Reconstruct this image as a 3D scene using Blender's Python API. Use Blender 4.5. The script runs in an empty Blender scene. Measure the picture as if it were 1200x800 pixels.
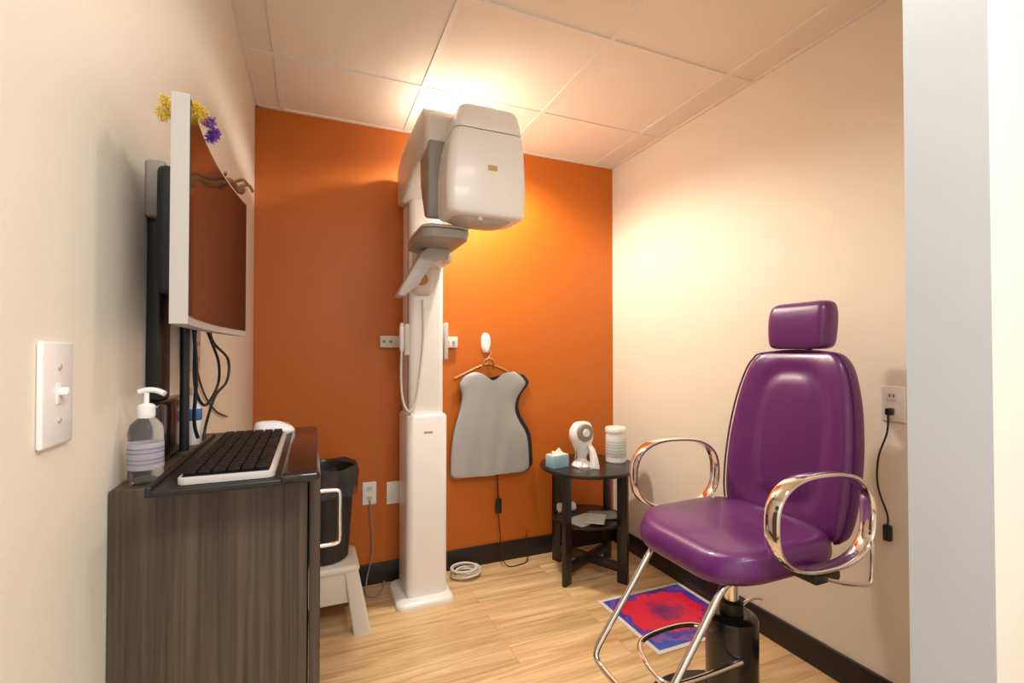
import bpy, bmesh, math, random
from mathutils import Vector, Matrix
random.seed(4)
PI=math.pi
COL=bpy.context.scene.collection
# ---------------------------------------------------------------- materials
MATS={}
def mat(name,col,rough=.5,metal=0,bump=0,bscale=200,coat=0,spec=None,emit=None,estr=0,trans=0,alpha=1,ior=None):
    if name in MATS: return MATS[name]
    m=bpy.data.materials.new(name); m.use_nodes=True
    nt=m.node_tree; b=nt.nodes['Principled BSDF']
    b.inputs['Base Color'].default_value=(*col,1)
    b.inputs['Roughness'].default_value=rough
    b.inputs['Metallic'].default_value=metal
    if coat: b.inputs['Coat Weight'].default_value=coat; b.inputs['Coat Roughness'].default_value=.08
    if spec is not None: b.inputs['Specular IOR Level'].default_value=spec
    if emit: b.inputs['Emission Color'].default_value=(*emit,1); b.inputs['Emission Strength'].default_value=estr
    if trans: b.inputs['Transmission Weight'].default_value=trans
    if ior: b.inputs['IOR'].default_value=ior
    if alpha<1: b.inputs['Alpha'].default_value=alpha
    tc=nt.nodes.new('ShaderNodeTexCoord')
    n=nt.nodes.new('ShaderNodeTexNoise'); n.inputs['Scale'].default_value=bscale; n.inputs['Detail'].default_value=3
    nt.links.new(tc.outputs['Object'],n.inputs['Vector'])
    if bump:
        bp=nt.nodes.new('ShaderNodeBump'); bp.inputs['Strength'].default_value=bump; bp.inputs['Distance'].default_value=.002
        nt.links.new(n.outputs['Fac'],bp.inputs['Height']); nt.links.new(bp.outputs['Normal'],b.inputs['Normal'])
    else:
        mr=nt.nodes.new('ShaderNodeMapRange'); mr.inputs['To Min'].default_value=max(0,rough-.03); mr.inputs['To Max'].default_value=min(1,rough+.03)
        nt.links.new(n.outputs['Fac'],mr.inputs['Value']); nt.links.new(mr.outputs['Result'],b.inputs['Roughness'])
    MATS[name]=m; return m
def woodmat(name,c1,c2,c3,scale,rough=.45,planks=False,bump=.1):
    m=bpy.data.materials.new(name); m.use_nodes=True; nt=m.node_tree; N=nt.nodes; L=nt.links
    b=N['Principled BSDF']; b.inputs['Roughness'].default_value=rough
    tc=N.new('ShaderNodeTexCoord'); mp=N.new('ShaderNodeMapping'); mp.inputs['Scale'].default_value=scale
    n=N.new('ShaderNodeTexNoise'); n.inputs['Scale'].default_value=1; n.inputs['Detail'].default_value=8; n.inputs['Roughness'].default_value=.65; n.inputs['Distortion'].default_value=.9 if planks else .15
    r=N.new('ShaderNodeValToRGB'); e=r.color_ramp.elements
    e[0].position=.32; e[0].color=(*c1,1); e[1].position=.68; e[1].color=(*c3,1)
    x=e.new(.5); x.color=(*c2,1)
    L.new(mp.outputs[0],n.inputs['Vector']); L.new(n.outputs['Fac'],r.inputs[0])
    out=r.outputs[0]
    if planks:
        br=N.new('ShaderNodeTexBrick'); br.offset=.37; br.inputs['Scale'].default_value=1
        br.inputs['Brick Width'].default_value=1.22; br.inputs['Row Height'].default_value=.125
        br.inputs['Mortar Size'].default_value=.0008; br.inputs['Mortar Smooth'].default_value=.3; br.inputs['Bias'].default_value=0
        br.inputs['Color1'].default_value=(0,0,0,1); br.inputs['Color2'].default_value=(1,1,1,1); br.inputs['Mortar'].default_value=(.5,.5,.5,1)
        L.new(tc.outputs['Object'],br.inputs['Vector'])
        sc=N.new('ShaderNodeVectorMath'); sc.operation='MULTIPLY'; sc.inputs[1].default_value=(3.1,7.7,5.3)
        L.new(br.outputs['Color'],sc.inputs[0])
        ad=N.new('ShaderNodeVectorMath'); ad.operation='ADD'; L.new(tc.outputs['Object'],ad.inputs[0]); L.new(sc.outputs[0],ad.inputs[1])
        L.new(ad.outputs[0],mp.inputs[0])
        mr=N.new('ShaderNodeMapRange'); mr.inputs['To Min'].default_value=.90; mr.inputs['To Max'].default_value=1.10
        L.new(br.outputs['Color'],mr.inputs['Value'])
        mm=N.new('ShaderNodeMix'); mm.data_type='RGBA'; mm.blend_type='MULTIPLY'; mm.inputs[0].default_value=1
        L.new(out,mm.inputs[6]); L.new(mr.outputs[0],mm.inputs[7])
        m2=N.new('ShaderNodeMix'); m2.data_type='RGBA'; L.new(br.outputs['Fac'],m2.inputs[0]); L.new(mm.outputs[2],m2.inputs[6]); m2.inputs[7].default_value=(.38,.24,.11,1)
        out=m2.outputs[2]
    else: L.new(tc.outputs['Object'],mp.inputs[0])
    L.new(out,b.inputs['Base Color'])
    bp=N.new('ShaderNodeBump'); bp.inputs['Strength'].default_value=bump; bp.inputs['Distance'].default_value=.001
    L.new(n.outputs['Fac'],bp.inputs['Height']); L.new(bp.outputs[0],b.inputs['Normal'])
    return m
M_cream=mat('cream_paint',(.82,.775,.68),.55,bump=.12,bscale=260)
M_cool=mat('cool_lit_jamb',(.54,.61,.69),.6,bump=.1,bscale=260)  # cooler light on the jamb face, put into its colour
M_orange=mat('orange_paint',(.54,.135,.008),.48,bump=.12,bscale=260)
M_tile=mat('ceiling_tile',(.86,.80,.71),.9,bump=.5,bscale=400)
M_tbar=mat('ceiling_bar',(.84,.80,.74),.5)
M_base=mat('dark_baseboard',(.016,.012,.010),.4)
M_floor=woodmat('oak_planks',(.48,.29,.125),(.70,.48,.25),(.86,.66,.40),(1.6,20,10),.30,True,.08)
M_cab=woodmat('dark_laminate',(.036,.023,.015),(.070,.048,.032),(.115,.083,.058),(85,85,1.6),.45,False,.25)
M_white=mat('white_plastic',(.87,.87,.87),.30,coat=.2)
M_offw=mat('offwhite_plastic',(.70,.67,.62),.38)
M_grey=mat('grey_plastic',(.30,.28,.26),.4)
M_lgrey=mat('light_grey_plastic',(.50,.48,.46),.4)
M_gold=mat('gold_label',(.55,.40,.12),.4)
M_black=mat('black_plastic',(.012,.012,.013),.4)
M_key=mat('key_plastic',(.008,.007,.008),.6,spec=.25)
M_blackg=mat('black_gloss',(.008,.008,.009),.2,coat=.3)
M_espresso=mat('espresso_wood',(.012,.008,.007),.32,coat=.15)
M_chrome=mat('chrome',(.90,.90,.90),.08,metal=1)
M_purple=mat('purple_vinyl',(.115,.014,.145),.32,bump=.15,bscale=700,coat=.25)
M_purpled=mat('purple_piping',(.07,.008,.09),.35)
M_screen=mat('screen_glass',(.012,.006,.005),.07,spec=.8)
M_lead=mat('silver_vinyl',(.37,.38,.39),.38,bump=.25,bscale=60)
M_navy=mat('navy_binding',(.010,.013,.022),.5)
M_hang=mat('hanger_wood',(.40,.17,.04),.4)
M_blue=mat('pale_blue_card',(.30,.52,.66),.6)
M_paper=mat('paper',(.78,.76,.72),.7)
M_clear=mat('clear_plastic',(.97,.98,.99),.05,trans=.95,ior=1.2)
M_lab=mat('clear_label',(.80,.80,.84),.4,trans=.6,ior=1.1)
M_bag=mat('bin_bag',(.05,.05,.055),.22,alpha=.7)
M_yel=mat('yellow_fringe',(.82,.60,.04),.6)
M_pur=mat('violet_fringe',(.16,.04,.36),.6)
M_brown=mat('brown_toy',(.22,.09,.03),.5)
M_blue2=mat('blue_print',(.05,.16,.42),.5)
M_tan=mat('tan_pad',(.50,.30,.10),.5)
M_glow=mat('lamp_glow',(1,.9,.75),.5,emit=(1,.85,.65),estr=10)
# ---------------------------------------------------------------- mesh helpers
def fin(name,verts,faces,m,smooth=True,ang=40,mats=None,fm=None):
    me=bpy.data.meshes.new(name); me.from_pydata([tuple(v) for v in verts],[],faces)
    bm=bmesh.new(); bm.from_mesh(me); bmesh.ops.recalc_face_normals(bm,faces=bm.faces); bm.to_mesh(me); bm.free()
    for x in (mats or [m]): me.materials.append(x)
    if fm:
        for p,i in zip(me.polygons,fm): p.material_index=i
    if smooth:
        me.polygons.foreach_set('use_smooth',[True]*len(me.polygons)); me.set_sharp_from_angle(angle=math.radians(ang))
    o=bpy.data.objects.new(name,me); COL.objects.link(o); return o
def box(name,lo,hi,m,bev=.004,seg=3,rot=0,pivot=None):
    bm=bmesh.new(); bmesh.ops.create_cube(bm,size=1)
    lo=Vector(lo);hi=Vector(hi);c=(lo+hi)/2;s=hi-lo
    for v in bm.verts: v.co=Vector((v.co.x*s.x,v.co.y*s.y,v.co.z*s.z))+c
    if bev: bmesh.ops.bevel(bm,geom=bm.edges[:],offset=min(bev,min(s)*.49),segments=seg,affect='EDGES',profile=.5)
    if rot: bmesh.ops.rotate(bm,verts=bm.verts,cent=Vector(pivot) if pivot else c,matrix=Matrix.Rotation(rot,3,'Z'))
    me=bpy.data.meshes.new(name); bm.to_mesh(me); bm.free(); me.materials.append(m)
    me.polygons.foreach_set('use_smooth',[True]*len(me.polygons)); me.set_sharp_from_angle(angle=math.radians(35))
    o=bpy.data.objects.new(name,me); COL.objects.link(o); return o
def rrect(cx,cy,wx,wy,r,n=8):
    r=min(r,wx*.499,wy*.499); P=[]
    for (sx,sy,a0) in ((1,1,0),(-1,1,PI/2),(-1,-1,PI),(1,-1,3*PI/2)):
        ox=cx+sx*(wx/2-r); oy=cy+sy*(wy/2-r)
        for i in range(n+1):
            a=a0+PI/2*i/n; P.append((ox+r*math.cos(a),oy+r*math.sin(a)))
    return P
def loft(name,rings,m,caps=True,ang=40,closed=False):
    V=[];F=[];n=len(rings[0])
    for r in rings: V+=[Vector(p) for p in r]
    k=len(rings)
    for i in range(k-1+(1 if closed else 0)):
        for j in range(n):
            a=i*n+j;b=i*n+(j+1)%n;c=((i+1)%k)*n+(j+1)%n;d=((i+1)%k)*n+j
            F.append((a,b,c,d))
    if caps and not closed: F.append(tuple(range(n))); F.append(tuple((k-1)*n+j for j in range(n)))
    return fin(name,V,F,m,ang=ang)
def cr(p0,p1,p2,p3,t):
    return .5*((2*p1)+(-p0+p2)*t+(2*p0-5*p1+4*p2-p3)*t*t+(-p0+3*p1-3*p2+p3)*t**3)
def interp(keys,sub=4,closed=False):
    out=[];n=len(keys)
    rng=n if closed else n-1
    def g(i): return keys[i%n] if closed else keys[max(0,min(n-1,i))]
    for i in range(rng):
        for s in range(sub):
            t=s/sub
            out.append(tuple(cr(a,b,c,d,t) for a,b,c,d in zip(g(i-1),g(i),g(i+1),g(i+2))))
    if not closed: out.append(tuple(keys[-1]))
    return out
def loftz(name,keys,m,sub=4,n=8,disp=None,ang=60):
    R=[]
    for (z,cx,cy,wx,wy,r) in (interp(keys,sub) if sub>1 else keys):
        ring=[Vector((x,y,z)) for x,y in rrect(cx,cy,max(wx,.002),max(wy,.002),max(r,.0005),n)]
        if disp: ring=[disp(p) for p in ring]
        R.append(ring)
    return loft(name,R,m,ang=ang)
def tube(name,pts,r,m,sub=6,sec=10,closed=False,flat=None):
    P=[Vector(p) for p in (interp([tuple(p) for p in pts],sub,closed) if sub>1 else pts)]
    n=len(P);R=[]
    def tan(i):
        if closed: return (P[(i+1)%n]-P[(i-1)%n]).normalized()
        return (P[min(n-1,i+1)]-P[max(0,i-1)]).normalized()
    t=tan(0); up=Vector((0,0,1)) if abs(t.z)<.9 else Vector((0,1,0))
    if flat: up=Vector(flat[2])
    u=(up-t*up.dot(t)).normalized()
    for i in range(n):
        t=tan(i)
        if flat: u=(Vector(flat[2])-t*Vector(flat[2]).dot(t)).normalized()
        else: u=(u-t*u.dot(t)).normalized()
        w=t.cross(u); ring=[]
        for j in range(sec):
            a=2*PI*j/sec
            if flat:
                ca,sa=math.cos(a),math.sin(a); e=.5
                ring.append(P[i]+u*flat[0]*math.copysign(abs(ca)**e,ca)+w*flat[1]*math.copysign(abs(sa)**e,sa))
            else: ring.append(P[i]+u*r*math.cos(a)+w*r*math.sin(a))
        R.append(ring)
    return loft(name,R,m,closed=closed,ang=50)
def lathe(name,prof,c,m,n=40,axis='Z',ang=35):
    R=[]
    for (r,z) in prof:
        r=max(r,.0004); ring=[]
        for j in range(n):
            a=2*PI*j/n; x,y=r*math.cos(a),r*math.sin(a)
            if axis=='Z': v=(c[0]+x,c[1]+y,c[2]+z)
            elif axis=='Y': v=(c[0]+x,c[1]+z,c[2]+y)
            else: v=(c[0]+z,c[1]+x,c[2]+y)
            ring.append(v)
        R.append(ring)
    return loft(name,R,m,ang=ang)
def join(name,objs):
    mats=[];V=[];F=[];FM=[];off=0
    for o in objs:
        me=o.data; mi=[]
        for mm in me.materials:
            if mm not in mats: mats.append(mm)
            mi.append(mats.index(mm))
        V+=[v.co.copy() for v in me.vertices]
        for p in me.polygons: F.append(tuple(off+i for i in p.vertices)); FM.append(mi[p.material_index])
        off+=len(me.vertices)
        bpy.data.objects.remove(o)
    return fin(name,V,F,None,mats=mats,fm=FM,ang=35)
def thing(name,loc,label,cat,parts,group=None):
    e=bpy.data.objects.new(name,None); e.location=loc; e.empty_display_size=.05; COL.objects.link(e)
    for p in parts: par(p,e,loc)
    top(e,label,cat,group); return e
def par(p,e,loc=(0,0,0)):
    p.parent=e; p.matrix_parent_inverse=Matrix.Translation(-Vector(loc))
def top(o,label,cat,group=None):
    o['label']=label;o['category']=cat
    if group:o['group']=group
def lab(o,l): o['label']=l; return o
def struct(o,label=None,cat=None):
    o['kind']='structure'
    if label: o['label']=label
    if cat: o['category']=cat
    return o
# ---------------------------------------------------------------- room
XL,XR,YB,H=-.268,1.835,2.65,2.46
YF=-1.6
struct(box('floor',(-.5,YF,-.05),(3.0,YB+.12,0),M_floor,0),'light oak plank floor','floor')
struct(box('wall_left',(XL-.12,YF,0),(XL,YB,H),M_cream,0),'cream painted wall','wall')
struct(box('wall_right',(XR,.523,0),(XR+.12,YB,H),M_cream,0),'cream painted wall','wall')
struct(box('wall_back',(XL-.12,YB,0),(XR+.12,YB+.12,H),M_orange,0),'orange painted accent wall','wall')
o=box('wall_front',(1.0,.404,0),(3.0,.523,H),M_cream,0)
o.data.materials.append(M_cool)
for p in o.data.polygons:
    if p.normal.x<-.9: p.material_index=1
struct(o,'white painted wall end beside the room opening','wall')
parts=[box('c',(-.5,YF,H),(3.0,YB+.12,H+.08),M_tile,0)]
for x in (-.144,.466,1.076,1.686): parts.append(box('c',(x-.012,YF,H-.006),(x+.012,YB,H+.001),M_tbar,.001,1))
for y in (2.17,1.56,.95,.34,-.27,-.88): parts.append(box('c',(XL,y-.012,H-.0062),(XR,y+.012,H+.001),M_tbar,.001,1))
parts.append(box('c',(XL,YB-.018,H-.007),(XR,YB,H+.001),M_tbar,.001,1))
parts.append(box('c',(XR-.018,.523,H-.007),(XR,YB,H+.001),M_tbar,.001,1))
parts.append(box('c',(XL,YF,H-.007),(XL+.018,YB,H+.001),M_tbar,.001,1))
struct(join('ceiling',parts),'suspended ceiling with square cream tiles','ceiling')
struct(box('baseboard_back',(XL,YB-.012,0),(XR,YB,.11),M_base,.003),'black baseboard','baseboard')
struct(box('baseboard_right',(XR-.012,.523,0),(XR,YB-.012,.11),M_base,.003),'black baseboard','baseboard')
struct(box('baseboard_left',(XL,YF,0),(XL+.012,YB-.012,.11),M_base,.003),'black baseboard','baseboard')
# ---------------------------------------------------------------- x-ray machine
P=[]
P.append(loftz('base_plate',[(.0,.52,2.455,.285,.30,.04),(.014,.52,2.455,.285,.30,.04),(.024,.52,2.455,.27,.285,.04),(.030,.525,2.46,.24,.27,.04)],M_white,sub=1))
P.append(loftz('lower_column',[(.025,.535,2.49,.205,.26,.035),(.91,.535,2.49,.205,.26,.035),(.92,.535,2.49,.195,.25,.03)],M_white,sub=1))
P.append(loftz('upper_column',[(.92,.537,2.505,.175,.225,.03),(2.10,.537,2.505,.175,.225,.03),(2.13,.537,2.505,.16,.21,.03)],M_white,sub=1))
P.append(box('side_rail',(.4475,2.43,.95),(.4515,2.45,2.05),M_grey,.001,1))
P.append(box('front_slot',(.505,2.389,1.72),(.511,2.395,1.86),M_black,.001,1))
P.append(box('column_label',(.515,2.3575,.832),(.56,2.361,.842),M_gold,.0005,1))
def profx(name,poly,x0,x1,m,bev=.02):
    bm=bmesh.new(); vs=[bm.verts.new((x0,y,z)) for y,z in poly]; f=bm.faces.new(vs)
    r=bmesh.ops.extrude_face_region(bm,geom=[f])
    for g in r['geom']:
        if isinstance(g,bmesh.types.BMVert): g.co.x=x1
    bmesh.ops.recalc_face_normals(bm,faces=bm.faces)
    bmesh.ops.bevel(bm,geom=bm.edges[:],offset=bev,segments=4,affect='EDGES',profile=.5)
    me=bpy.data.meshes.new(name);bm.to_mesh(me);bm.free();me.materials.append(m)
    me.polygons.foreach_set('use_smooth',[True]*len(me.polygons));me.set_sharp_from_angle(angle=math.radians(35))
    o=bpy.data.objects.new(name,me);COL.objects.link(o);return o
P.append(profx('overhead_arm',[(1.90,2.20),(1.96,2.255),(2.05,2.262),(2.45,2.262),(2.60,2.22),(2.60,2.02),(2.44,1.99),(2.34,2.03),(2.22,2.07),(1.95,2.07),(1.90,2.10)],.418,.635,M_offw,.022))
P.append(profx('arm_cover',[(1.92,2.213),(1.98,2.266),(2.1,2.277),(2.38,2.277),(2.50,2.262),(2.50,2.242),(1.96,2.234)],.424,.629,M_white,.006))
P.append(profx('rear_housing',[(1.905,1.84),(1.905,2.12),(1.94,2.19),(2.08,2.13),(2.06,1.95),(1.98,1.80),(1.92,1.785)],.430,.62,M_grey,.012))
hk=[(1.770,.642,1.85,.26,.14,.035),(1.775,.639,1.85,.295,.18,.035),(1.790,.636,1.85,.320,.20,.035),(1.83,.634,1.85,.327,.21,.035),(1.92,.634,1.85,.329,.215,.035),(2.02,.637,1.85,.316,.21,.035),(2.085,.641,1.85,.296,.205,.035),(2.105,.643,1.85,.286,.20,.035)]
P.append(loftz('tube_head',hk,M_white,sub=4,n=8))
P.append(loftz('head_cover',[(2.109,.643,1.85,.278,.195,.035),(2.113,.643,1.85,.286,.203,.035),(2.15,.647,1.855,.272,.196,.035),(2.19,.652,1.862,.254,.185,.035),(2.214,.653,1.866,.240,.165,.035),(2.227,.654,1.868,.20,.125,.03),(2.229,.654,1.868,.12,.06,.02)],M_white,sub=4))
P.append(box('head_label',(.630,1.7405,1.948),(.668,1.7445,1.968),M_gold,.0005,1))
P.append(loftz('head_base',[(1.750,.63,1.85,.14,.09,.03),(1.757,.63,1.85,.20,.12,.04),(1.772,.63,1.85,.25,.15,.04)],M_lgrey,sub=1))
P.append(lathe('laser_window',[(.001,-.004),(.010,-.004),(.012,0),(.012,.012)],(.61,1.785,1.762),M_offw,16))
P.append(loftz('chin_rest',[(1.700,.50,2.06,.17,.34,.05),(1.704,.50,2.06,.20,.37,.06),(1.735,.505,2.06,.205,.38,.06),(1.742,.505,2.06,.19,.36,.05)],M_grey,sub=1))
P.append(lab(loftz('chin_rest_edge',[(1.7425,.505,2.06,.20,.372,.058),(1.75,.505,2.06,.205,.38,.06),(1.756,.505,2.06,.19,.36,.05)],M_lgrey,sub=1),'lighter grey top edge'))
P.append(box('rest_bracket',(.46,2.20,1.66),(.615,2.42,1.80),M_offw,.02))
P.append(lathe('chin_cup',[(.001,0),(.02,0),(.022,.004),(.026,.010),(.024,.012),(.016,.008),(.001,.006)],(.55,1.95,1.756),M_white,24))
def grip():
    poly=[(.565,1.702),(.47,1.702),(.44,1.675),(.345,1.50),(.338,1.482),(.365,1.478),(.43,1.535),(.475,1.612),(.52,1.650),(.565,1.655)]
    bm=bmesh.new(); vs=[bm.verts.new((x,2.075,z)) for x,z in poly]; f=bm.faces.new(vs)
    r=bmesh.ops.extrude_face_region(bm,geom=[f])
    for g in r['geom']:
        if isinstance(g,bmesh.types.BMVert): g.co.y=2.165
    bmesh.ops.recalc_face_normals(bm,faces=bm.faces)
    bmesh.ops.bevel(bm,geom=bm.edges[:],offset=.006,segments=3,affect='EDGES',profile=.5)
    me=bpy.data.meshes.new('hand_grip');bm.to_mesh(me);bm.free();me.materials.append(M_lgrey)
    me.polygons.foreach_set('use_smooth',[True]*len(me.polygons));me.set_sharp_from_angle(angle=math.radians(35))
    o=bpy.data.objects.new('hand_grip',me);COL.objects.link(o);return o
P.append(grip())
P.append(lathe('height_knob',[(.001,-.02),(.028,-.02),(.034,-.012),(.034,.02)],(.500,2.365,1.60),M_tan,24,axis='Y'))
P.append(box('knob_housing',(.455,2.350,1.525),(.56,2.40,1.675),M_offw,.025))
P.append(box('switch_holder',(.425,2.40,1.22),(.452,2.45,1.38),M_offw,.008))
P.append(loftz('hand_switch',[(1.24,.415,2.425,.015,.02,.007),(1.26,.415,2.425,.022,.028,.01),(1.36,.415,2.425,.024,.03,.01),(1.385,.415,2.425,.012,.016,.006)],M_white,sub=2))
P.append(tube('switch_lead',[(.415,2.425,1.25),(.408,2.40,1.12),(.412,2.37,1.0),(.44,2.355,.945),(.475,2.36,1.0),(.50,2.375,1.15),(.515,2.38,1.32),(.512,2.382,1.50)],.006,M_offw,sub=8))
P.append(box('side_button_panel',(.636,2.42,1.20),(.655,2.47,1.39),M_offw,.006))
thing('dental_xray_machine',(.52,2.45,0),'white dental panoramic x-ray machine on a floor column','x-ray machine',P)
P=[box('rail',(.335,2.622,1.262),(.765,2.65,1.325),M_offw,.004)]
for x in (.355,.39,.705,.74): P.append(lab(lathe('bolt',[(.001,-.004),(.007,-.004),(.008,0)],(x,2.620,1.294),M_grey,14,axis='Y'),'small grey bolt'))
thing('wall_bracket',(.55,2.64,1.29),'off-white metal bracket bar bolted to the orange wall','bracket',P)
# ---------------------------------------------------------------- outlets etc.
def outlet_back(x,z,label,blank=False):
    P=[box('face_plate',(x-.036,YB-.008,z-.06),(x+.036,YB,z+.06),M_white,.003)]
    if not blank:
        for dz in (-.025,.025):
            P.append(box('socket',(x-.016,YB-.011,z+dz-.014),(x+.016,YB-.007,z+dz+.014),M_paper,.003))
            s=[box('s',(x+sx-.0015,YB-.0125,z+dz-.002),(x+sx+.0015,YB-.0105,z+dz+.007),M_black,0) for sx in (-.006,.006)]
            P.append(join('socket_slot',s))
    thing('wall_outlet',(x,YB,z),label,'outlet',P)
outlet_back(.285,.485,'white double outlet on the orange wall')
outlet_back(.41,.475,'blank white cover plate beside the x-ray column',True)
yy,zz=1.0,1.06
P=[box('face_plate',(XR-.007,yy-.037,zz-.06),(XR,yy+.037,zz+.06),M_white,.003)]
for dz in (-.025,.025):
    P.append(box('socket',(XR-.010,yy-.016,zz+dz-.014),(XR-.006,yy+.016,zz+dz+.014),M_paper,.003))
P.append(join('socket_slot',[box('s',(XR-.0115,yy+s-.0015,zz+.023),(XR-.0095,yy+s+.0015,zz+.033),M_black,0) for s in (-.006,.006)]))
thing('wall_outlet',(XR,yy,zz),'white double outlet on the cream wall above a cord','outlet',P)
P=[box('plug',(XR-.035,yy-.010,zz-.038),(XR-.0105,yy+.010,zz-.014),M_black,.005),
   tube('cord',[(XR-.03,yy,zz-.034),(XR-.03,yy+.005,.96),(XR-.016,yy+.04,.87),(XR-.012,yy+.045,.77),(XR-.014,yy+.015,.68),(XR-.014,yy+.015,.64)],.003,M_black,sub=6),
   box('connector',(XR-.024,yy+.003,.59),(XR-.004,yy+.027,.645),M_black,.005)]
thing('charging_cable',(XR-.02,yy,zz),'black charging cable hanging from the wall outlet','cable',P)
yy,zz=.69,1.189
P=[box('face_plate',(XL,yy-.036,zz-.058),(XL+.006,yy+.036,zz+.058),M_white,.003),
   box('toggle',(XL+.004,yy-.004,zz-.002),(XL+.015,yy+.004,zz+.007),M_white,.002),
   box('toggle_surround',(XL+.005,yy-.006,zz-.012),(XL+.0072,yy+.006,zz+.012),M_paper,.001)]
for dz in (-.03,.03): P.append(lathe('screw',[(.001,.002),(.003,.002),(.0035,0)],(XL+.006,yy,zz+dz),M_lgrey,12,axis='X'))
thing('light_switch',(XL,yy,zz),'white single toggle light switch on cream wall','light switch',P)
# ---------------------------------------------------------------- cabinet
CZ=1.038
P=[box('body',(XL+.002,.848,.0),(-.006,1.36,CZ),M_cab,.0015,1)]
d=box('door',(-.003,.85,.012),(.014,1.358,CZ-.003),M_cab,.0015,1); P.append(d)
h=tube('handle',[(.012,.985,.970),(.03,.985,.970),(.045,.985,.968),(.050,.985,.960),(.050,.985,.92),(.050,.985,.876),(.045,.985,.868),(.03,.985,.866),(.012,.985,.866)],.0042,M_chrome,sub=4)
e=thing('cabinet',(-.13,1.1,0),'tall dark wood-grain laminate cabinet with metal handle','cabinet',P)
h.parent=d; h.matrix_parent_inverse=Matrix.Identity(4); lab(h,'brushed metal D-shaped handle')
TZ=1.044
P=[box('tray_board',(-.20,.775,TZ-.004),(-.035,1.24,TZ+.006),M_black,.003),
   box('palm_rest',(-.042,.770,TZ-.002),(.012,1.25,TZ+.014),M_blackg,.007),
   box('rear_rail',(-.206,.775,TZ-.004),(-.198,1.24,TZ+.012),M_black,.003)]
thing('keyboard_tray',(-.1,1.0,TZ),'black keyboard tray with padded palm rest on the cabinet','keyboard tray',P)
kz=TZ+.007
kb=[loftz('case',[(kz,-.112,.98,.122,.385,.012),(kz+.008,-.112,.98,.122,.385,.012),(kz+.010,-.112,.98,.119,.382,.01)],M_lgrey,sub=1),
    lab(box('key_bed',(-.168,.792,kz+.009),(-.058,1.168,kz+.0112),M_key,.001,1),'black bed under the keys')]
km=None
for r in range(6):
    for c in range(16):
        x=-.159+r*.0182; y=.806+c*.0232
        if r==5 and 5<c<11: continue
        if km is None:
            km=box('key',(-.0082,-.0105,0),(.0082,.0105,.006),M_key,.002,2); o=km
        else:
            o=km.copy(); COL.objects.link(o)
        o.location=(x,y,kz+.0112); kb.append(o)
kb.append(box('space_bar',(-.068-.0082,.936,kz+.0112),(-.068+.0082,1.048,kz+.0172),M_key,.002,2))
e=bpy.data.objects.new('keyboard',None); e.location=(-.108,.98,kz); COL.objects.link(e)
for o in kb:
    o.parent=e; o.matrix_parent_inverse=Matrix.Translation((.108,-.98,-kz))
top(e,'silver computer keyboard with black keys on the tray','keyboard')
P=[loftz('mouse_shell',[(kz-.001,-.078,1.212,.076,.042,.02),(kz+.006,-.078,1.212,.084,.046,.023),(kz+.016,-.082,1.212,.076,.042,.021),(kz+.026,-.090,1.212,.052,.030,.015),(kz+.029,-.092,1.212,.024,.014,.007)],M_white,sub=4),
   lathe('scroll_wheel',[(.001,-.003),(.006,-.003),(.006,.003),(.001,.003)],(-.054,1.212,kz+.018),M_grey,16,axis='Y')]
thing('computer_mouse',(-.085,1.21,kz),'white computer mouse on the black tray','mouse',P)
c=(-.2325,.885,CZ)
P=[lathe('bottle',[(.001,0),(.020,0),(.0225,.004),(.0225,.078),(.020,.088),(.013,.096),(.010,.098),(.010,.104),(.001,.104)],c,M_clear,32),
   lathe('bottle_label',[(.0227,.022),(.0229,.023),(.0229,.060),(.0227,.061)],c,M_lab,32),
   lathe('pump_collar',[(.001,.098),(.0105,.098),(.0115,.101),(.0115,.116),(.008,.119),(.0035,.120),(.0035,.136),(.001,.136)],c,M_white,24)]
for z in (.030,.036,.046,.052):
    P.append(lab(lathe('label_line',[(.0229,z),(.0231,z+.0003),(.0231,z+.0018),(.0229,z+.0021)],c,mat('violet_ink',(.20,.18,.34),.5),32),'thin violet printed line'))
P.append(tube('pump_nozzle',[(c[0]-.010,c[1],c[2]+.137),(c[0],c[1],c[2]+.140),(c[0]+.012,c[1],c[2]+.139),(c[0]+.024,c[1]-.004,c[2]+.134)],.0042,M_white,sub=4))
thing('sanitizer_bottle',c,'clear hand sanitizer pump bottle with white pump on the cabinet','bottle',P)
c=(-.236,1.215,CZ);hgt=.115;r=.015
P=[lathe('bottle',[(.001,0),(r,0),(r*1.05,.004),(r*1.05,hgt*.75),(r*.8,hgt*.86),(r*.45,hgt*.92),(r*.45,hgt),(.001,hgt)],c,M_white,28),
   lathe('bottle_label',[(r*1.06,hgt*.45),(r*1.08,hgt*.455),(r*1.08,hgt*.66),(r*1.06,hgt*.665)],c,M_blue2,28),
   lathe('cap',[(r*.5,hgt*.93),(r*.55,hgt*.935),(r*.55,hgt*1.06),(.001,hgt*1.07)],c,M_white,20)]
thing('plastic_bottle',c,'small white bottle with blue label on the cabinet','bottle',P)
P=[box('strip_body',(XL,1.240,1.195),(XL+.030,1.300,1.318),M_white,.006)]
for z in (1.22,1.255,1.29):
    P.append(join('socket_slot',[box('s',(XL+.0295,1.27+s-.002,z-.005),(XL+.0305,1.27+s+.002,z+.005),M_black,0) for s in (-.008,.008)]))
thing('power_strip',(XL,1.27,1.25),'white power strip fixed to the cream wall below the monitor','power strip',P)
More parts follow.
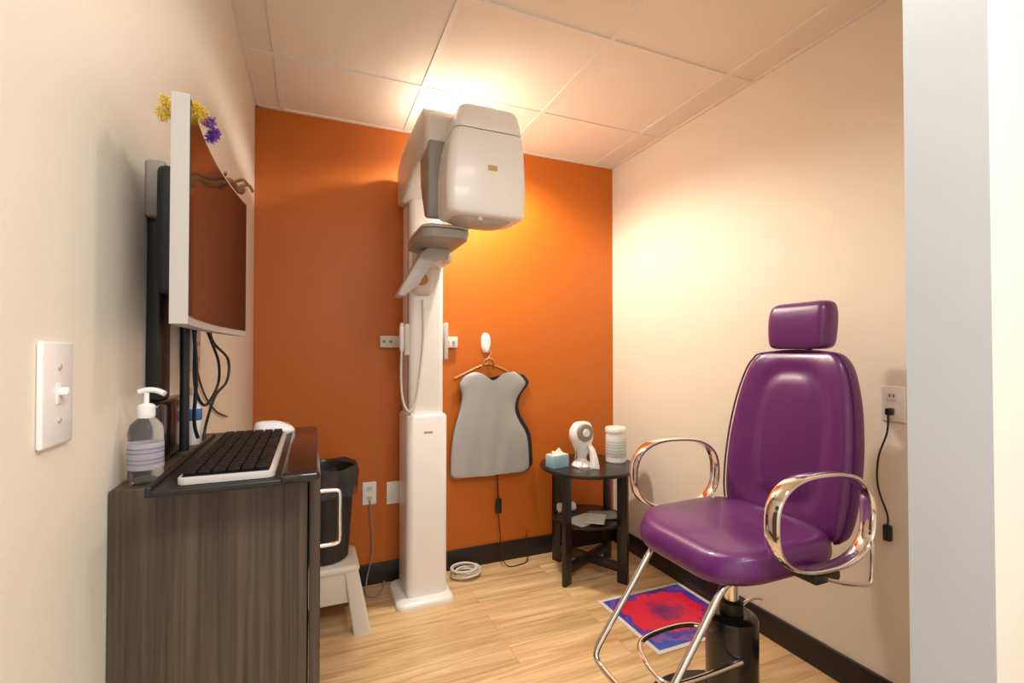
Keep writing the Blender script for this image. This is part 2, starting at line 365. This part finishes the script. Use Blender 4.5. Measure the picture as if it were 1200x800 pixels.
# ---------------------------------------------------------------- monitor
MY0,MY1,MZ0,MZ1=.785,1.315,1.275,1.597
def mx(y):
    t=(y-(MY0+MY1)/2)/((MY1-MY0)/2); return -.160-.016*(1-t*t)+(y-MY0)*.02
def slab(name,y0,y1,z0,z1,f0,f1,m,n=24):
    V=[];F=[]
    for i in range(n+1):
        y=y0+(y1-y0)*i/n; x0=mx(y)+f0; x1=mx(y)+f1
        V+=[(x0,y,z0),(x1,y,z0),(x1,y,z1),(x0,y,z1)]
    for i in range(n):
        for j in range(4):
            a=i*4+j;b=i*4+(j+1)%4; F.append((a,b,b+4,a+4))
    F+= [(0,1,2,3),tuple(n*4+j for j in range(4))]
    return fin(name,V,F,m,ang=30)
P=[slab('bezel',MY0,MY1,MZ0,MZ1,-.022,0,M_lgrey),slab('screen',MY0+.006,MY1-.006,MZ0+.012,MZ1-.005,-.001,.0012,M_screen)]
P.append(box('rear_housing',(-.234,.92,1.33),(-.190,1.20,1.54),M_black,.012))
thing('computer_monitor',(-.18,1.05,1.272),'curved wall-mounted monitor with silver-white frame and dark screen','monitor',P)
P=[box('wall_track',(XL,1.01,1.15),(XL+.022,1.075,1.54),M_black,.004),
   box('track_cap',(XL,.995,1.47),(XL+.030,1.09,1.57),M_grey,.006),
   box('lower_plate',(XL,.99,CZ+.001),(XL+.03,1.16,1.15),M_blackg,.012),
   tube('support_pole',[(-.222,1.07,CZ+.012),(-.222,1.07,1.2),(-.222,1.07,1.328)],.008,M_black,sub=2),
   box('mount_head',(XL+.02,1.01,1.39),(-.236,1.09,1.46),M_black,.004)]
thing('monitor_wall_mount',(XL,1.04,1.2),'black steel monitor mount fixed on the wall','monitor mount',P)
def cable(pts,r,label,m=M_black):
    o=tube('cable',pts,r,m,sub=8,sec=8); top(o,label,'cable','cables hanging below the monitor'); return o
cable([(-.215,1.14,1.328),(-.20,1.19,1.26),(-.195,1.25,1.21),(-.20,1.27,1.16),(-.215,1.22,1.12),(-.228,1.19,1.16),(-.228,1.18,1.24),(-.225,1.18,1.328)],.003,'looped black cable below the monitor')
cable([(-.205,1.17,1.326),(-.200,1.20,1.262),(-.180,1.27,1.22),(-.18,1.26,1.17),(-.195,1.21,1.14),(-.21,1.20,1.08),(-.212,1.19,1.045)],.003,'black cable curving down to the cabinet')
cable([(-.222,1.12,1.328),(-.215,1.13,1.2),(-.22,1.14,1.1),(-.215,1.15,1.06)],.0035,'straight black cable running to the cabinet top')
cable([(-.258,1.305,1.30),(-.262,1.36,1.22),(-.263,1.47,1.13),(-.263,1.65,1.06),(-.263,1.85,1.02)],.0025,'thin black cable draped along the cream wall')
def fringe(name,blobs,s,m,n):
    V=[];F=[]
    for i in range(n):
        c,rad=random.choice(blobs)
        d=Vector((random.gauss(0,1),random.gauss(0,1),random.gauss(0,1))).normalized()
        p=Vector(c)+Vector((d.x,d.y,d.z))*rad*random.uniform(.2,1)
        d=(d+Vector([random.gauss(0,.6) for _ in range(3)])).normalized()
        L=s*random.uniform(.5,1.3); w=s*.13
        q=d.orthogonal().normalized(); q.rotate(Matrix.Rotation(random.uniform(0,6.3),3,d))
        k=len(V); dr=Vector((0,0,-L*.2))+q*L*random.uniform(-.4,.4)
        V+=[p-q*w*.5,p+q*w*.5,p+d*L*.55+q*w,p+d*L*.55-q*w,p+d*L+dr]; F+=[(k,k+1,k+2,k+3),(k+3,k+2,k+4)]
    return fin(name,V,F,m,smooth=False)
P=[fringe('yellow_fringe',[((-.170,.855,1.608),.009),((-.162,.880,1.611),.010),((-.160,.900,1.610),.008),((-.168,.868,1.616),.006)],.0065,M_yel,700),
   fringe('yellow_fringe',[((-.196,.822,1.597),.008),((-.201,.830,1.582),.009)],.006,M_yel,380),
   fringe('violet_fringe',[((-.148,.858,1.592),.008),((-.145,.874,1.580),.008),((-.147,.892,1.590),.007),((-.149,.865,1.570),.006)],.006,M_pur,600),
   lathe('clip',[(.001,-.03),(.005,-.03),(.005,.03),(.001,.03)],(-.175,.86,1.606),M_brown,12,axis='Y')]
thing('feather_decoration',(-.17,.86,1.6),'fluffy yellow and violet feather decoration on top of the monitor','decoration',P)
bz=1.6
P=[tube('body',[(-.175,1.18,bz+.004),(-.17,1.20,bz+.012),(-.165,1.225,bz+.012),(-.16,1.25,bz+.006)],.007,M_brown),
   lathe('head',[(.001,-.011),(.007,-.008),(.010,0),(.008,.007),(.001,.010)],(-.155,1.262,bz+.014),M_brown,16),
   tube('leg',[(-.165,1.205,bz+.01),(-.145,1.20,bz+.018),(-.135,1.195,bz+.008)],.0035,M_brown),
   tube('leg',[(-.160,1.235,bz+.01),(-.138,1.24,bz+.02),(-.128,1.245,bz+.006)],.0035,M_brown),
   tube('tail',[(-.175,1.185,bz+.006),(-.18,1.16,bz+.008),(-.17,1.14,bz+.003),(-.165,1.12,bz+.004)],.003,M_brown)]
thing('toy_lizard',(-.165,1.22,bz),'small brown toy lizard perched on the monitor top edge','toy',P)
# ---------------------------------------------------------------- bin + stool
sc=(.035,2.36)
P=[]
P.append(loftz('top_step',[(.262,sc[0],sc[1],.33,.26,.03),(.268,sc[0],sc[1],.335,.265,.03),(.285,sc[0],sc[1],.325,.255,.03),(.292,sc[0],sc[1],.30,.235,.03)],M_offw,sub=1))
for sx in (-1,1):
    for sy in (-1,1):
        R=[]
        for t in (0,.1,.5,1):
            z=.265*(1-t); ox=sx*(.130+.045*t); oy=sy*(.105+.025*t)
            R.append([(x,y,z) for x,y in rrect(sc[0]+ox,sc[1]+oy,.06+.016*t,.05+.02*t,.01,4)])
        P.append(loft('leg',R,M_offw))
for sy in (-1,1): P.append(box('side_apron',(sc[0]-.14,sc[1]+sy*.118-.006,.13),(sc[0]+.14,sc[1]+sy*.118+.006,.268),M_offw,.003))
for sx in (-1,1): P.append(box('side_apron',(sc[0]+sx*.15-.006,sc[1]-.10,.13),(sc[0]+sx*.15+.006,sc[1]+.10,.268),M_offw,.003))
thing('step_stool',(sc[0],sc[1],0),'off-white plastic step stool on the wood floor','stool',P)
bc=(.055,2.37,.293)
P=[lathe('bin_body',[(.001,0),(.100,0),(.106,.006),(.132,.40),(.138,.402),(.138,.412),(.130,.412),(.126,.395),(.100,.01),(.001,.01)],bc,M_black,40)]
R=[]
for k,(r,z) in enumerate([(.105,.16),(.122,.36),(.134,.418),(.144,.426),(.148,.39),(.143,.34),(.147,.30)]):
    ring=[]
    for j in range(96):
        a=2*PI*j/96; rr=r+(.003*math.sin(a*13+k)+.003*math.sin(a*7+2*k)+.0015*math.sin(a*29+k*3))*(1 if k>2 else .3)
        ring.append((bc[0]+rr*math.cos(a),bc[1]+rr*math.sin(a),bc[2]+z+.006*math.sin(a*5+k*1.3)))
    R.append(ring)
P.append(loft('bin_liner',R,M_bag,caps=False,ang=80))
thing('waste_bin',bc,'black waste bin with plastic liner standing on the stool','bin',P)
# ---------------------------------------------------------------- apron + hook
rows=[(1.120,.852,1.095),(1.100,.800,1.135),(1.070,.775,1.165),(1.045,.768,1.172),(1.01,.780,1.145),(.97,.782,1.118),(.92,.772,1.105),(.87,.758,1.112),(.82,.742,1.138),(.765,.730,1.172),(.70,.722,1.190),(.57,.714,1.198),(.545,.722,1.190),(.533,.745,1.165)]
def apron(name,rows,y0,thick,m,dx0=0,dx1=0,neck=.050,zs=0):
    R=interp(rows,4); nx=40;V=[];F=[]
    for (z,a,b) in R:
        a+=dx0;b+=dx1
        fade=max(0,min(1,(z-.93)/.2))
        for i in range(nx+1):
            t=i/nx;x=a+(b-a)*t
            f=max(0,1-(2*t-1)**2)
            zz=z-neck*math.exp(-((x-.962)/.050)**2)*fade**1.5+zs
            y=y0-thick*(.25+.75*f**.5)-(.008*math.sin(x*26+z*5)+.004*math.sin(x*55-z*9))*f*(1.15-z)*1.3
            V.append((x,y,zz))
    w=nx+1
    for r in range(len(R)-1):
        for i in range(nx):F.append((r*w+i,r*w+i+1,(r+1)*w+i+1,(r+1)*w+i))
    o=fin(name,V,F,m,ang=80)
    md=o.modifiers.new('s','SOLIDIFY');md.thickness=.005
    return o,R,V[:w]
fr,R,topv=apron('front_panel',rows,2.600,.028,M_lead)
bk,_,_2=apron('back_panel',[(z,a,b) for z,a,b in rows[1:]],2.638,.006,M_navy,dx0=.02,dx1=.040,neck=.02,zs=.004)
P=[fr,bk]
P.append(lab(tube('edge_binding',[(b,2.592,z) for z,a,b in R][2::2],.007,M_navy,sub=2,sec=8),'dark navy edge binding'))
P.append(lab(tube('edge_binding',[(a,2.592,z) for z,a,b in R][2::2],.004,M_navy,sub=2,sec=8),'thin dark edge binding'))
P.append(tube('neck_binding',topv[::2],.004,M_navy,sub=2,sec=8))
P.append(tube('strap',[(1.0,2.612,.54),(1.005,2.615,.47),(1.01,2.615,.38)],.004,M_black,sub=4))
P.append(box('buckle',(.992,2.604,.295),(1.028,2.622,.38),M_black,.005))
thing('lead_apron',(.94,2.61,.53),'silver-grey lead x-ray vest with dark navy binding on a hanger','apron',P)
P=[tube('shoulder_bar',[(.745,2.620,1.085),(.83,2.620,1.125),(.90,2.620,1.155),(.945,2.620,1.165),(.99,2.620,1.155),(1.06,2.620,1.125),(1.12,2.620,1.08)],.009,M_hang,sub=4),
   lab(tube('hook',[(.945,2.620,1.165),(.945,2.620,1.20),(.962,2.618,1.225),(.955,2.612,1.250),(.935,2.61,1.255)],.003,M_chrome,sub=5),'metal hook'),
   tube('neck_loop',[(.905,2.612,1.14),(.92,2.600,1.185),(.945,2.598,1.198),(.97,2.600,1.185),(.985,2.612,1.14)],.007,M_hang,sub=5)]
thing('coat_hanger',(.94,2.618,1.1),'wooden coat hanger carrying the lead apron','hanger',P)
P=[loftz('hook_plate',[(1.235,.94,2.645,.02,.01,.004),(1.25,.94,2.643,.045,.014,.006),(1.285,.94,2.641,.058,.018,.008),(1.33,.94,2.642,.05,.016,.007),(1.35,.94,2.645,.022,.01,.004)],M_white,sub=3),
   tube('prong',[(.94,2.635,1.27),(.94,2.612,1.240),(.94,2.598,1.245),(.94,2.594,1.27)],.006,M_white)]
thing('wall_hook',(.94,2.64,1.28),'white oval plastic wall hook','hook',P)
o=tube('floor_cable',[(1.01,2.612,.29),(1.015,2.60,.18),(1.02,2.58,.05),(1.05,2.55,.006),(1.12,2.55,.005),(1.17,2.57,.006),(1.185,2.59,.05),(1.19,2.62,.12),(1.195,2.61,.17)],.003,M_black,sub=8)
top(o,'thin black cable running along the black baseboard','cable')
pts=[]
for i in range(60):
    a=i/60*2*PI*5; r=.058+.012*math.sin(i*.37); pts.append((.79+r*1.2*math.cos(a),2.545+r*math.sin(a),.007+i*.0008))
o=tube('coiled_cable',pts,.006,M_offw,sub=3,sec=8); top(o,'coiled light-grey cable lying on the floor by the machine base','cable')
o=tube('machine_cable',[(.36,2.615,.02),(.34,2.56,.008),(.30,2.50,.008),(.26,2.53,.008),(.27,2.61,.05),(.30,2.62,.2),(.29,2.62,.38),(.285,2.625,.455)],.0035,M_grey,sub=6); top(o,'grey mains cable running up to the wall outlet','cable')
# ---------------------------------------------------------------- side table
tc=(1.445,2.33); TT=.605
P=[lathe('table_top',[(.001,-.022),(.262,-.022),(.272,-.016),(.273,-.005),(.269,0),(.001,0)],(tc[0],tc[1],TT),M_espresso,64),
   lathe('lower_shelf',[(.001,-.016),(.195,-.016),(.20,-.012),(.20,-.003),(.197,0),(.001,0)],(tc[0],tc[1],.315),M_espresso,48)]
a0=math.atan2(-.09,-.18)
for k in range(4):
    a=a0+k*PI/2; c=(tc[0]+.215*math.cos(a),tc[1]+.215*math.sin(a))
    P.append(box('leg',(c[0]-.03,c[1]-.012,0),(c[0]+.03,c[1]+.012,TT-.022),M_espresso,.003,2,rot=a))
for k in range(2):
    a=a0+k*PI/2
    z0=.055+(0 if k==0 else .0005)
    P.append(box('stretcher',(tc[0]-.19,tc[1]-.012,z0),(tc[0]+.19,tc[1]+.012,z0+.05),M_espresso,.003,2,rot=a))
thing('side_table',(tc[0],tc[1],0),'round black-brown wooden side table with lower shelf','side table',P)
c=(1.625,2.32,TT)
P=[lathe('canister_body',[(.001,0),(.055,0),(.058,.004),(.058,.165),(.055,.168),(.001,.168)],c,M_white,40),
   lathe('canister_lid',[(.059,.166),(.061,.169),(.061,.192),(.057,.199),(.001,.199)],c,M_white,40),
   lathe('canister_label',[(.0583,.030),(.0587,.031),(.0587,.140),(.0583,.141)],c,mat('label_print',(.66,.70,.70),.5),40)]
for z in (.115,.10,.085,.065,.05):
    P.append(lathe('label_band',[(.0588,z),(.0590,z+.0005),(.0590,z+.004),(.0588,z+.0045)],c,mat('grey_print',(.36,.42,.42),.5),40))
thing('wipes_canister',c,'white disinfectant wipes canister on the side table','canister',P)
dx,dy=1.385,2.30
P=[lathe('device_base',[(.001,0),(.055,0),(.058,.006),(.048,.02),(.03,.03),(.024,.05),(.001,.05)],(dx,dy,TT),M_white,32),
   loftz('device_body',[(TT+.045,dx,dy,.045,.05,.02),(TT+.07,dx,dy,.06,.065,.025),(TT+.12,dx,dy,.105,.085,.035),(TT+.16,dx-.003,dy,.135,.09,.04),(TT+.20,dx-.003,dy,.134,.085,.04),(TT+.235,dx,dy,.10,.06,.03),(TT+.246,dx,dy,.05,.03,.015)],M_white,sub=4),
   lab(lathe('lens_ring',[(.001,-.010),(.022,-.010),(.026,-.008),(.044,-.008),(.048,-.004),(.050,.01)],(dx-.004,dy-.046,TT+.190),M_grey,32,axis='Y'),'grey ring'),
   lab(lathe('lens',[(.001,-.013),(.020,-.012),(.022,-.008)],(dx-.004,dy-.048,TT+.190),M_white,24,axis='Y'),'white centre cap'),
   loftz('hand_grip',[(TT+.002,dx+.035,dy-.075,.05,.05,.015),(TT+.05,dx+.035,dy-.07,.04,.04,.014),(TT+.10,dx+.028,dy-.055,.034,.035,.012),(TT+.125,dx+.02,dy-.04,.03,.03,.012)],M_white,sub=3),
   lab(tube('lead',[(dx-.03,dy-.03,TT+.12),(dx-.065,dy-.05,TT+.09),(dx-.07,dy-.06,TT+.03),(dx-.04,dy-.07,TT+.006),(dx+.01,dy-.09,TT+.005),(dx+.05,dy-.11,TT+.005)],.004,M_clear),'clear lead'),
   lab(lathe('trigger',[(.001,-.006),(.008,-.006),(.009,0)],(dx+.02,dy-.062,TT+.095),M_tan,14,axis='Y'),'orange button')]
thing('handheld_xray_unit',(dx,dy,TT),'white handheld dental x-ray device on its stand','x-ray device',P)
c=(1.250,2.335)
P=[box('carton',(c[0]-.055,c[1]-.035,TT),(c[0]+.055,c[1]+.035,TT+.066),M_blue,.003,2,rot=.2),
   box('carton_top',(c[0]-.053,c[1]-.033,TT+.066),(c[0]+.053,c[1]+.033,TT+.071),M_paper,.001,1,rot=.2)]
V=[];F=[];n=10
for i in range(n+1):
    for j in range(n+1):
        u=i/n-.5;v=j/n-.5; V.append((c[0]+u*.07,c[1]+v*.03,TT+.072+.035*(1-2*abs(v))*(.7+.3*math.sin(9*u+5*v))*(1-(2*u)**2*.6)))
for i in range(n):
    for j in range(n):F.append((i*(n+1)+j,(i+1)*(n+1)+j,(i+1)*(n+1)+j+1,i*(n+1)+j+1))
P.append(fin('tissue',V,F,M_paper,ang=80))
thing('tissue_box',(c[0],c[1],TT),'pale blue tissue box with white tissue on the side table','tissue box',P)
for i,(x,y,a,w,l,mm,lb) in enumerate([(1.38,2.27,.3,.18,.13,M_paper,'white booklet on the lower shelf'),(1.51,2.28,-.4,.16,.12,mat('grey_cover',(.35,.36,.37),.4),'grey glossy pamphlet on the lower shelf'),(1.43,2.23,.9,.15,.10,M_paper,'white folded paper on the lower shelf')]):
    z=.3155+i*.006
    P=[box('cover',(x-w/2,y-l/2,z),(x+w/2,y+l/2,z+.0012),mm,0,1,rot=a),box('pages',(x-w/2+.002,y-l/2+.002,z+.0012),(x+w/2-.002,y+l/2-.002,z+.0055),mm if i==1 else M_paper,.0005,1,rot=a)]
    thing('booklet',(x,y,z),lb,'booklet',P,'papers on the table shelf')
o=lathe('paper_roll',[(.001,-.05),(.026,-.05),(.028,-.046),(.028,.046),(.026,.05),(.006,.05),(.006,.03),(.001,.03)],(1.36,2.43,.3435),M_white,24,axis='X'); top(o,'white roll lying on the table shelf','roll')
# ---------------------------------------------------------------- floor print
m=bpy.data.materials.new('liquid_print'); m.use_nodes=True; nt=m.node_tree; N=nt.nodes; L=nt.links; b=N['Principled BSDF']; b.inputs['Roughness'].default_value=.3
tcn=N.new('ShaderNodeTexCoord'); mp=N.new('ShaderNodeMapping'); mp.inputs['Location'].default_value=(-1.56*1.2,-1.83*1.5,0); mp.inputs['Scale'].default_value=(1.2,1.5,1)
L.new(tcn.outputs['Object'],mp.inputs[0])
ln=N.new('ShaderNodeVectorMath'); ln.operation='LENGTH'; L.new(mp.outputs[0],ln.inputs[0])
n1=N.new('ShaderNodeTexNoise'); n1.inputs['Scale'].default_value=9; n1.inputs['Detail'].default_value=9; n1.inputs['Roughness'].default_value=.7; L.new(tcn.outputs['Object'],n1.inputs['Vector'])
ma=N.new('ShaderNodeMath'); ma.operation='MULTIPLY_ADD'; ma.inputs[1].default_value=.32; L.new(n1.outputs['Fac'],ma.inputs[0]); L.new(ln.outputs['Value'],ma.inputs[2])
rp=N.new('ShaderNodeValToRGB'); e=rp.color_ramp.elements; e[0].position=.18; e[0].color=(.16,.02,.14,1); e[1].position=.62; e[1].color=(.04,.16,.70,1)
for p,cc in ((.26,(.40,.015,.12,1)),(.30,(.72,.015,.07,1)),(.385,(.80,.02,.04,1)),(.41,(.16,.03,.42,1)),(.44,(.03,.06,.50,1)),(.49,(.30,.10,.45,1)),(.51,(.03,.08,.62,1))): x=e.new(p); x.color=cc
L.new(ma.outputs[0],rp.inputs[0]); L.new(rp.outputs[0],b.inputs['Base Color'])
P=[box('mat_border',(1.31,1.575,0),(1.815,2.03,.004),M_paper,.001,1),box('mat_print',(1.33,1.595,.0035),(1.795,2.01,.0055),m,.0008,1)]
thing('floor_mat',(1.56,1.80,0),'red and blue liquid-pattern floor mat with white border','mat',P)
# ---------------------------------------------------------------- treatment chair
cy=1.163; cx=1.262
P=[]
def seatd(p):
    t=max(0,1.18-p.x); p=p.copy()
    if p.z>.60: p.z-=.9*t*t
    p.z+=.012*max(0,(p.x-1.3)/.2)*(1 if p.z>.64 else 0)
    r=((p.y-cy)/.24)
    if p.z>.66: p.z+=.008*r*r
    return p
sx_=1.252
sk=[(.597,sx_,cy,.38,.40,.10),(.602,sx_,cy,.42,.44,.12),(.617,sx_,cy,.462,.472,.14),(.64,sx_,cy,.475,.485,.14),(.665,sx_,cy,.465,.475,.14),(.68,sx_,cy,.43,.445,.12),(.686,sx_,cy,.37,.39,.10),(.687,sx_,cy,.25,.28,.08),(.685,sx_,cy,.10,.12,.04)]
P.append(loftz('seat',sk,M_purple,sub=4,n=10,disp=seatd))
P.append(box('seat_pan',(1.10,cy-.16,.575),(1.42,cy+.16,.602),M_black,.006))
def bx(z): return 1.495+(z-.66)*.165
def bd(p):
    p=p.copy(); z=p.z; c=bx(z); front=p.x<c
    if front:
        hw=.24 if z<1 else .24-(z-1)*.25
        t=(p.y-cy)/max(hw,.05)
        if abs(t)<1: p.x+= .014*(1-t*t)
        zz=(z-.95)/.22
        rr=((t/.52)**4+(zz)**4)**.25
        p.x+=.010*math.exp(-((rr-1)/.13)**2)
        rr=((t/.30)**4+((z-.95)/.13)**4)**.25
        p.x-=.006*math.exp(-rr**2)
    return p
bk=[]
for (z,w,th,r) in [(.645,.30,.02,.01),(.649,.38,.05,.025),(.665,.430,.075,.035),(.70,.455,.085,.04),(.76,.472,.088,.042),(.84,.478,.09,.042),(.92,.474,.09,.042),(1.0,.460,.088,.042),(1.07,.438,.085,.04),(1.13,.410,.08,.038),(1.18,.375,.076,.035),(1.212,.335,.066,.03),(1.232,.28,.05,.024),(1.240,.19,.025,.012),(1.241,.10,.010,.005)]:
    bk.append((z,bx(z),cy,th,w,r))
def dense(keys,sub,n):
    R=[]
    for (z,cx_,cy_,wx,wy,r) in interp(keys,sub):
        ring=rrect(cx_,cy_,max(wx,.002),max(wy,.002),max(r,.0005),n)
        out=[]
        for i in range(len(ring)):
            a=ring[i];b=ring[(i+1)%len(ring)]
            out.append(a)
            if (i+1)%(n+1)==0:
                for k in range(1,20): t=k/20; out.append((a[0]+(b[0]-a[0])*t,a[1]+(b[1]-a[1])*t))
        R.append([bd(Vector((x,y,z))) for x,y in out])
    return R
P.append(loft('backrest',dense(bk,6,8),M_purple,ang=60))
pl=[];pr=[]
for (z,c,_,th,w,r) in bk[1:-2]:
    pl.append((c-th*.30,cy-w/2-.001,z)); pr.append((c-th*.30,cy+w/2+.001,z))
P.append(lab(tube('piping',pl+[(bx(1.242)-.01,cy,1.243)]+pr[::-1],.0035,M_purpled,sub=3,sec=8),'darker purple piping'))
P.append(box('back_shell',(1.560,cy-.10,.74),(1.60,cy+.10,1.14),M_black,.015))
hx=1.602
hk=[(1.247,hx-.005,cy,.05,.17,.024),(1.252,hx-.005,cy,.075,.205,.034),(1.268,hx-.003,cy,.09,.225,.04),(1.31,hx,cy,.095,.232,.04),(1.36,hx+.004,cy,.093,.234,.04),(1.395,hx+.008,cy,.082,.222,.036),(1.410,hx+.010,cy,.055,.195,.026),(1.414,hx+.010,cy,.02,.14,.01)]
def hd(p):
    p=p.copy(); t=(p.y-cy)/.115
    if p.x<hx: p.x+=.010*(1-t*t)
    return p
P.append(loftz('headrest',hk,M_purple,sub=5,n=10,disp=hd))
P.append(tube('headrest_bracket',[(1.615,cy,1.10),(1.635,cy,1.17),(1.64,cy,1.24),(1.635,cy,1.31)],.012,M_chrome,sub=4,sec=12,flat=(.018,.005,(0,1,0))))
P.append(box('recline_hinge',(1.40,cy-.12,.575),(1.52,cy+.12,.645),M_black,.012))
def arm(y):
    pts=[];n=56; ccx,ccz=1.290,.775; A,B=.197,.128; R=[]
    for i in range(n):
        a=2*PI*i/n; ca,sa=math.cos(a),math.sin(a); e=2/2.6
        x=A*math.copysign(abs(ca)**e,ca); z=B*math.copysign(abs(sa)**e,sa)
        z+= -.04*x
        pts.append(Vector((ccx+x,y,ccz+z)))
    for i in range(n):
        t=(pts[(i+1)%n]-pts[i-1]).normalized(); nn=Vector((t.z,0,-t.x)); w=.022; th=.006
        R.append([pts[i]+Vector((0,u*w,0))+nn*v*th for (u,v) in ((-1,-.5),(-.8,-1),(.8,-1),(1,-.5),(1,.5),(.8,1),(-.8,1),(-1,.5))])
    return loft('armrest',R,M_chrome,closed=True,ang=40)
for s in (-1,1):
    P.append(lab(arm(cy+s*.285),'chrome loop armrest'))
    P.append(lab(box('arm_bracket',(1.24,min(cy+s*.15,cy+s*.30),.612),(1.34,max(cy+s*.15,cy+s*.30),.638),M_black,.006),'black bracket'))
P.append(lab(tube('side_rod',[(1.28,cy-.30,.625),(1.36,cy-.305,.600),(1.435,cy-.308,.585),(1.460,cy-.308,.60),(1.465,cy-.308,.70)],.006,M_chrome,sub=5),'chrome rod'))
fw=.15
fr=[(1.22,cy+fw,.592),(1.15,cy+fw,.592),(1.10,cy+fw,.585),(1.06,cy+fw,.565),(.97,cy+fw,.45),(.88,cy+fw,.335),(.845,cy+fw,.285),(.838,cy+fw-.012,.262),(.838,cy+fw-.05,.252),(.838,cy,.250),(.838,cy-fw+.05,.252),(.838,cy-fw+.012,.262),(.845,cy-fw,.285),(.88,cy-fw,.335),(.97,cy-fw,.45),(1.06,cy-fw,.565),(1.10,cy-fw,.585),(1.15,cy-fw,.592),(1.22,cy-fw,.592)]
P.append(lab(tube('leg_frame',fr,.0105,M_chrome,sub=5,sec=12),'chrome tubular leg frame'))
fr=[(1.25,cy+.075,.285),(1.24,cy+.13,.285),(1.17,cy+.15,.287),(1.05,cy+.14,.29),(.985,cy+.115,.285),(.955,cy+.05,.28),(.945,cy-.02,.275),(.96,cy-.06,.275),(1.02,cy-.072,.278),(1.12,cy-.074,.28),(1.22,cy-.075,.285)]
P.append(lab(tube('footrest',fr,.0085,M_chrome,sub=5,sec=12),'chrome footrest loop'))
P.append(lathe('column_cover',[(.079,.035),(.08,.04),(.08,.375),(.077,.385),(.06,.39),(.055,.395),(.001,.395)],(cx,cy,0),M_blackg,40))
P.append(lathe('piston',[(.022,.39),(.022,.58),(.001,.58)],(cx,cy,0),M_chrome,24))
P.append(lathe('collar',[(.03,.385),(.036,.39),(.036,.43),(.026,.435)],(cx,cy,0),M_black,24))
P.append(tube('pump_lever',[(1.30,cy+.03,.34),(1.35,cy+.05,.36),(1.42,cy+.06,.375),(1.47,cy+.06,.365)],.006,M_chrome,sub=4))
P.append(lathe('base',[(.001,0),(.285,0),(.292,.006),(.288,.016),(.24,.027),(.12,.038),(.001,.04)],(cx,cy,0),M_blackg,64))
thing('treatment_chair',(cx,cy,0),'purple vinyl treatment chair with headrest and chrome loop armrests','chair',P)
# ---------------------------------------------------------------- ceiling light fixtures
def downlight(lx,ly,label):
    P=[lathe('trim_ring',[(.055,-.001),(.085,-.001),(.085,-.008),(.06,-.012),(.055,-.006)],(lx,ly,H),M_white,32),
       lathe('lamp_lens',[(.001,-.010),(.045,-.008),(.056,-.003)],(lx,ly,H),M_glow,32)]
    thing('ceiling_downlight',(lx,ly,H),label,'ceiling light',P)
lx,ly=.80,2.30
downlight(lx,ly,'round recessed ceiling downlight above the x-ray machine')
downlight(.80,.62,'added out-of-view fill downlight near the room opening')  # unseen fixture, added to go with the fill lamp
def L_(name,typ,loc,e,col,**k):
    l=bpy.data.lights.new(name,typ); l.energy=e; l.color=col
    for a,v in k.items(): setattr(l,a,v)
    o=bpy.data.objects.new(name,l); o.location=loc; COL.objects.link(o); return o
L_('downlight_lamp','SPOT',(lx,ly,H-.03),104,(1,.89,.73),spot_size=math.radians(160),spot_blend=.5,shadow_soft_size=.05)
L_('opening_fill','SPOT',(.80,.62,H-.03),26,(1,.91,.79),spot_size=math.radians(165),spot_blend=.8,shadow_soft_size=.12)  # added fill, out of view above the opening
a=L_('hall_light','AREA',(.55,-.55,H-.03),40,(1,.94,.87),size=1.1); a.data.shape='RECTANGLE'; a.data.size_y=.6
w=bpy.data.worlds.new('World'); bpy.context.scene.world=w; w.use_nodes=True
w.node_tree.nodes['Background'].inputs[0].default_value=(.93,.95,1,1); w.node_tree.nodes['Background'].inputs[1].default_value=.75
# ---------------------------------------------------------------- camera
cam=bpy.data.cameras.new('camera'); co=bpy.data.objects.new('camera',cam); COL.objects.link(co)
co.location=(0,0,1.235); co.rotation_euler=(math.radians(90.8),0,math.radians(-22.75))
cam.sensor_width=36; cam.lens=558/1200*36; cam.shift_y=.0043; cam.clip_start=.02
bpy.context.scene.camera=co
vs=bpy.context.scene.view_settings; vs.view_transform='Standard'; vs.look='None'; vs.exposure=.05
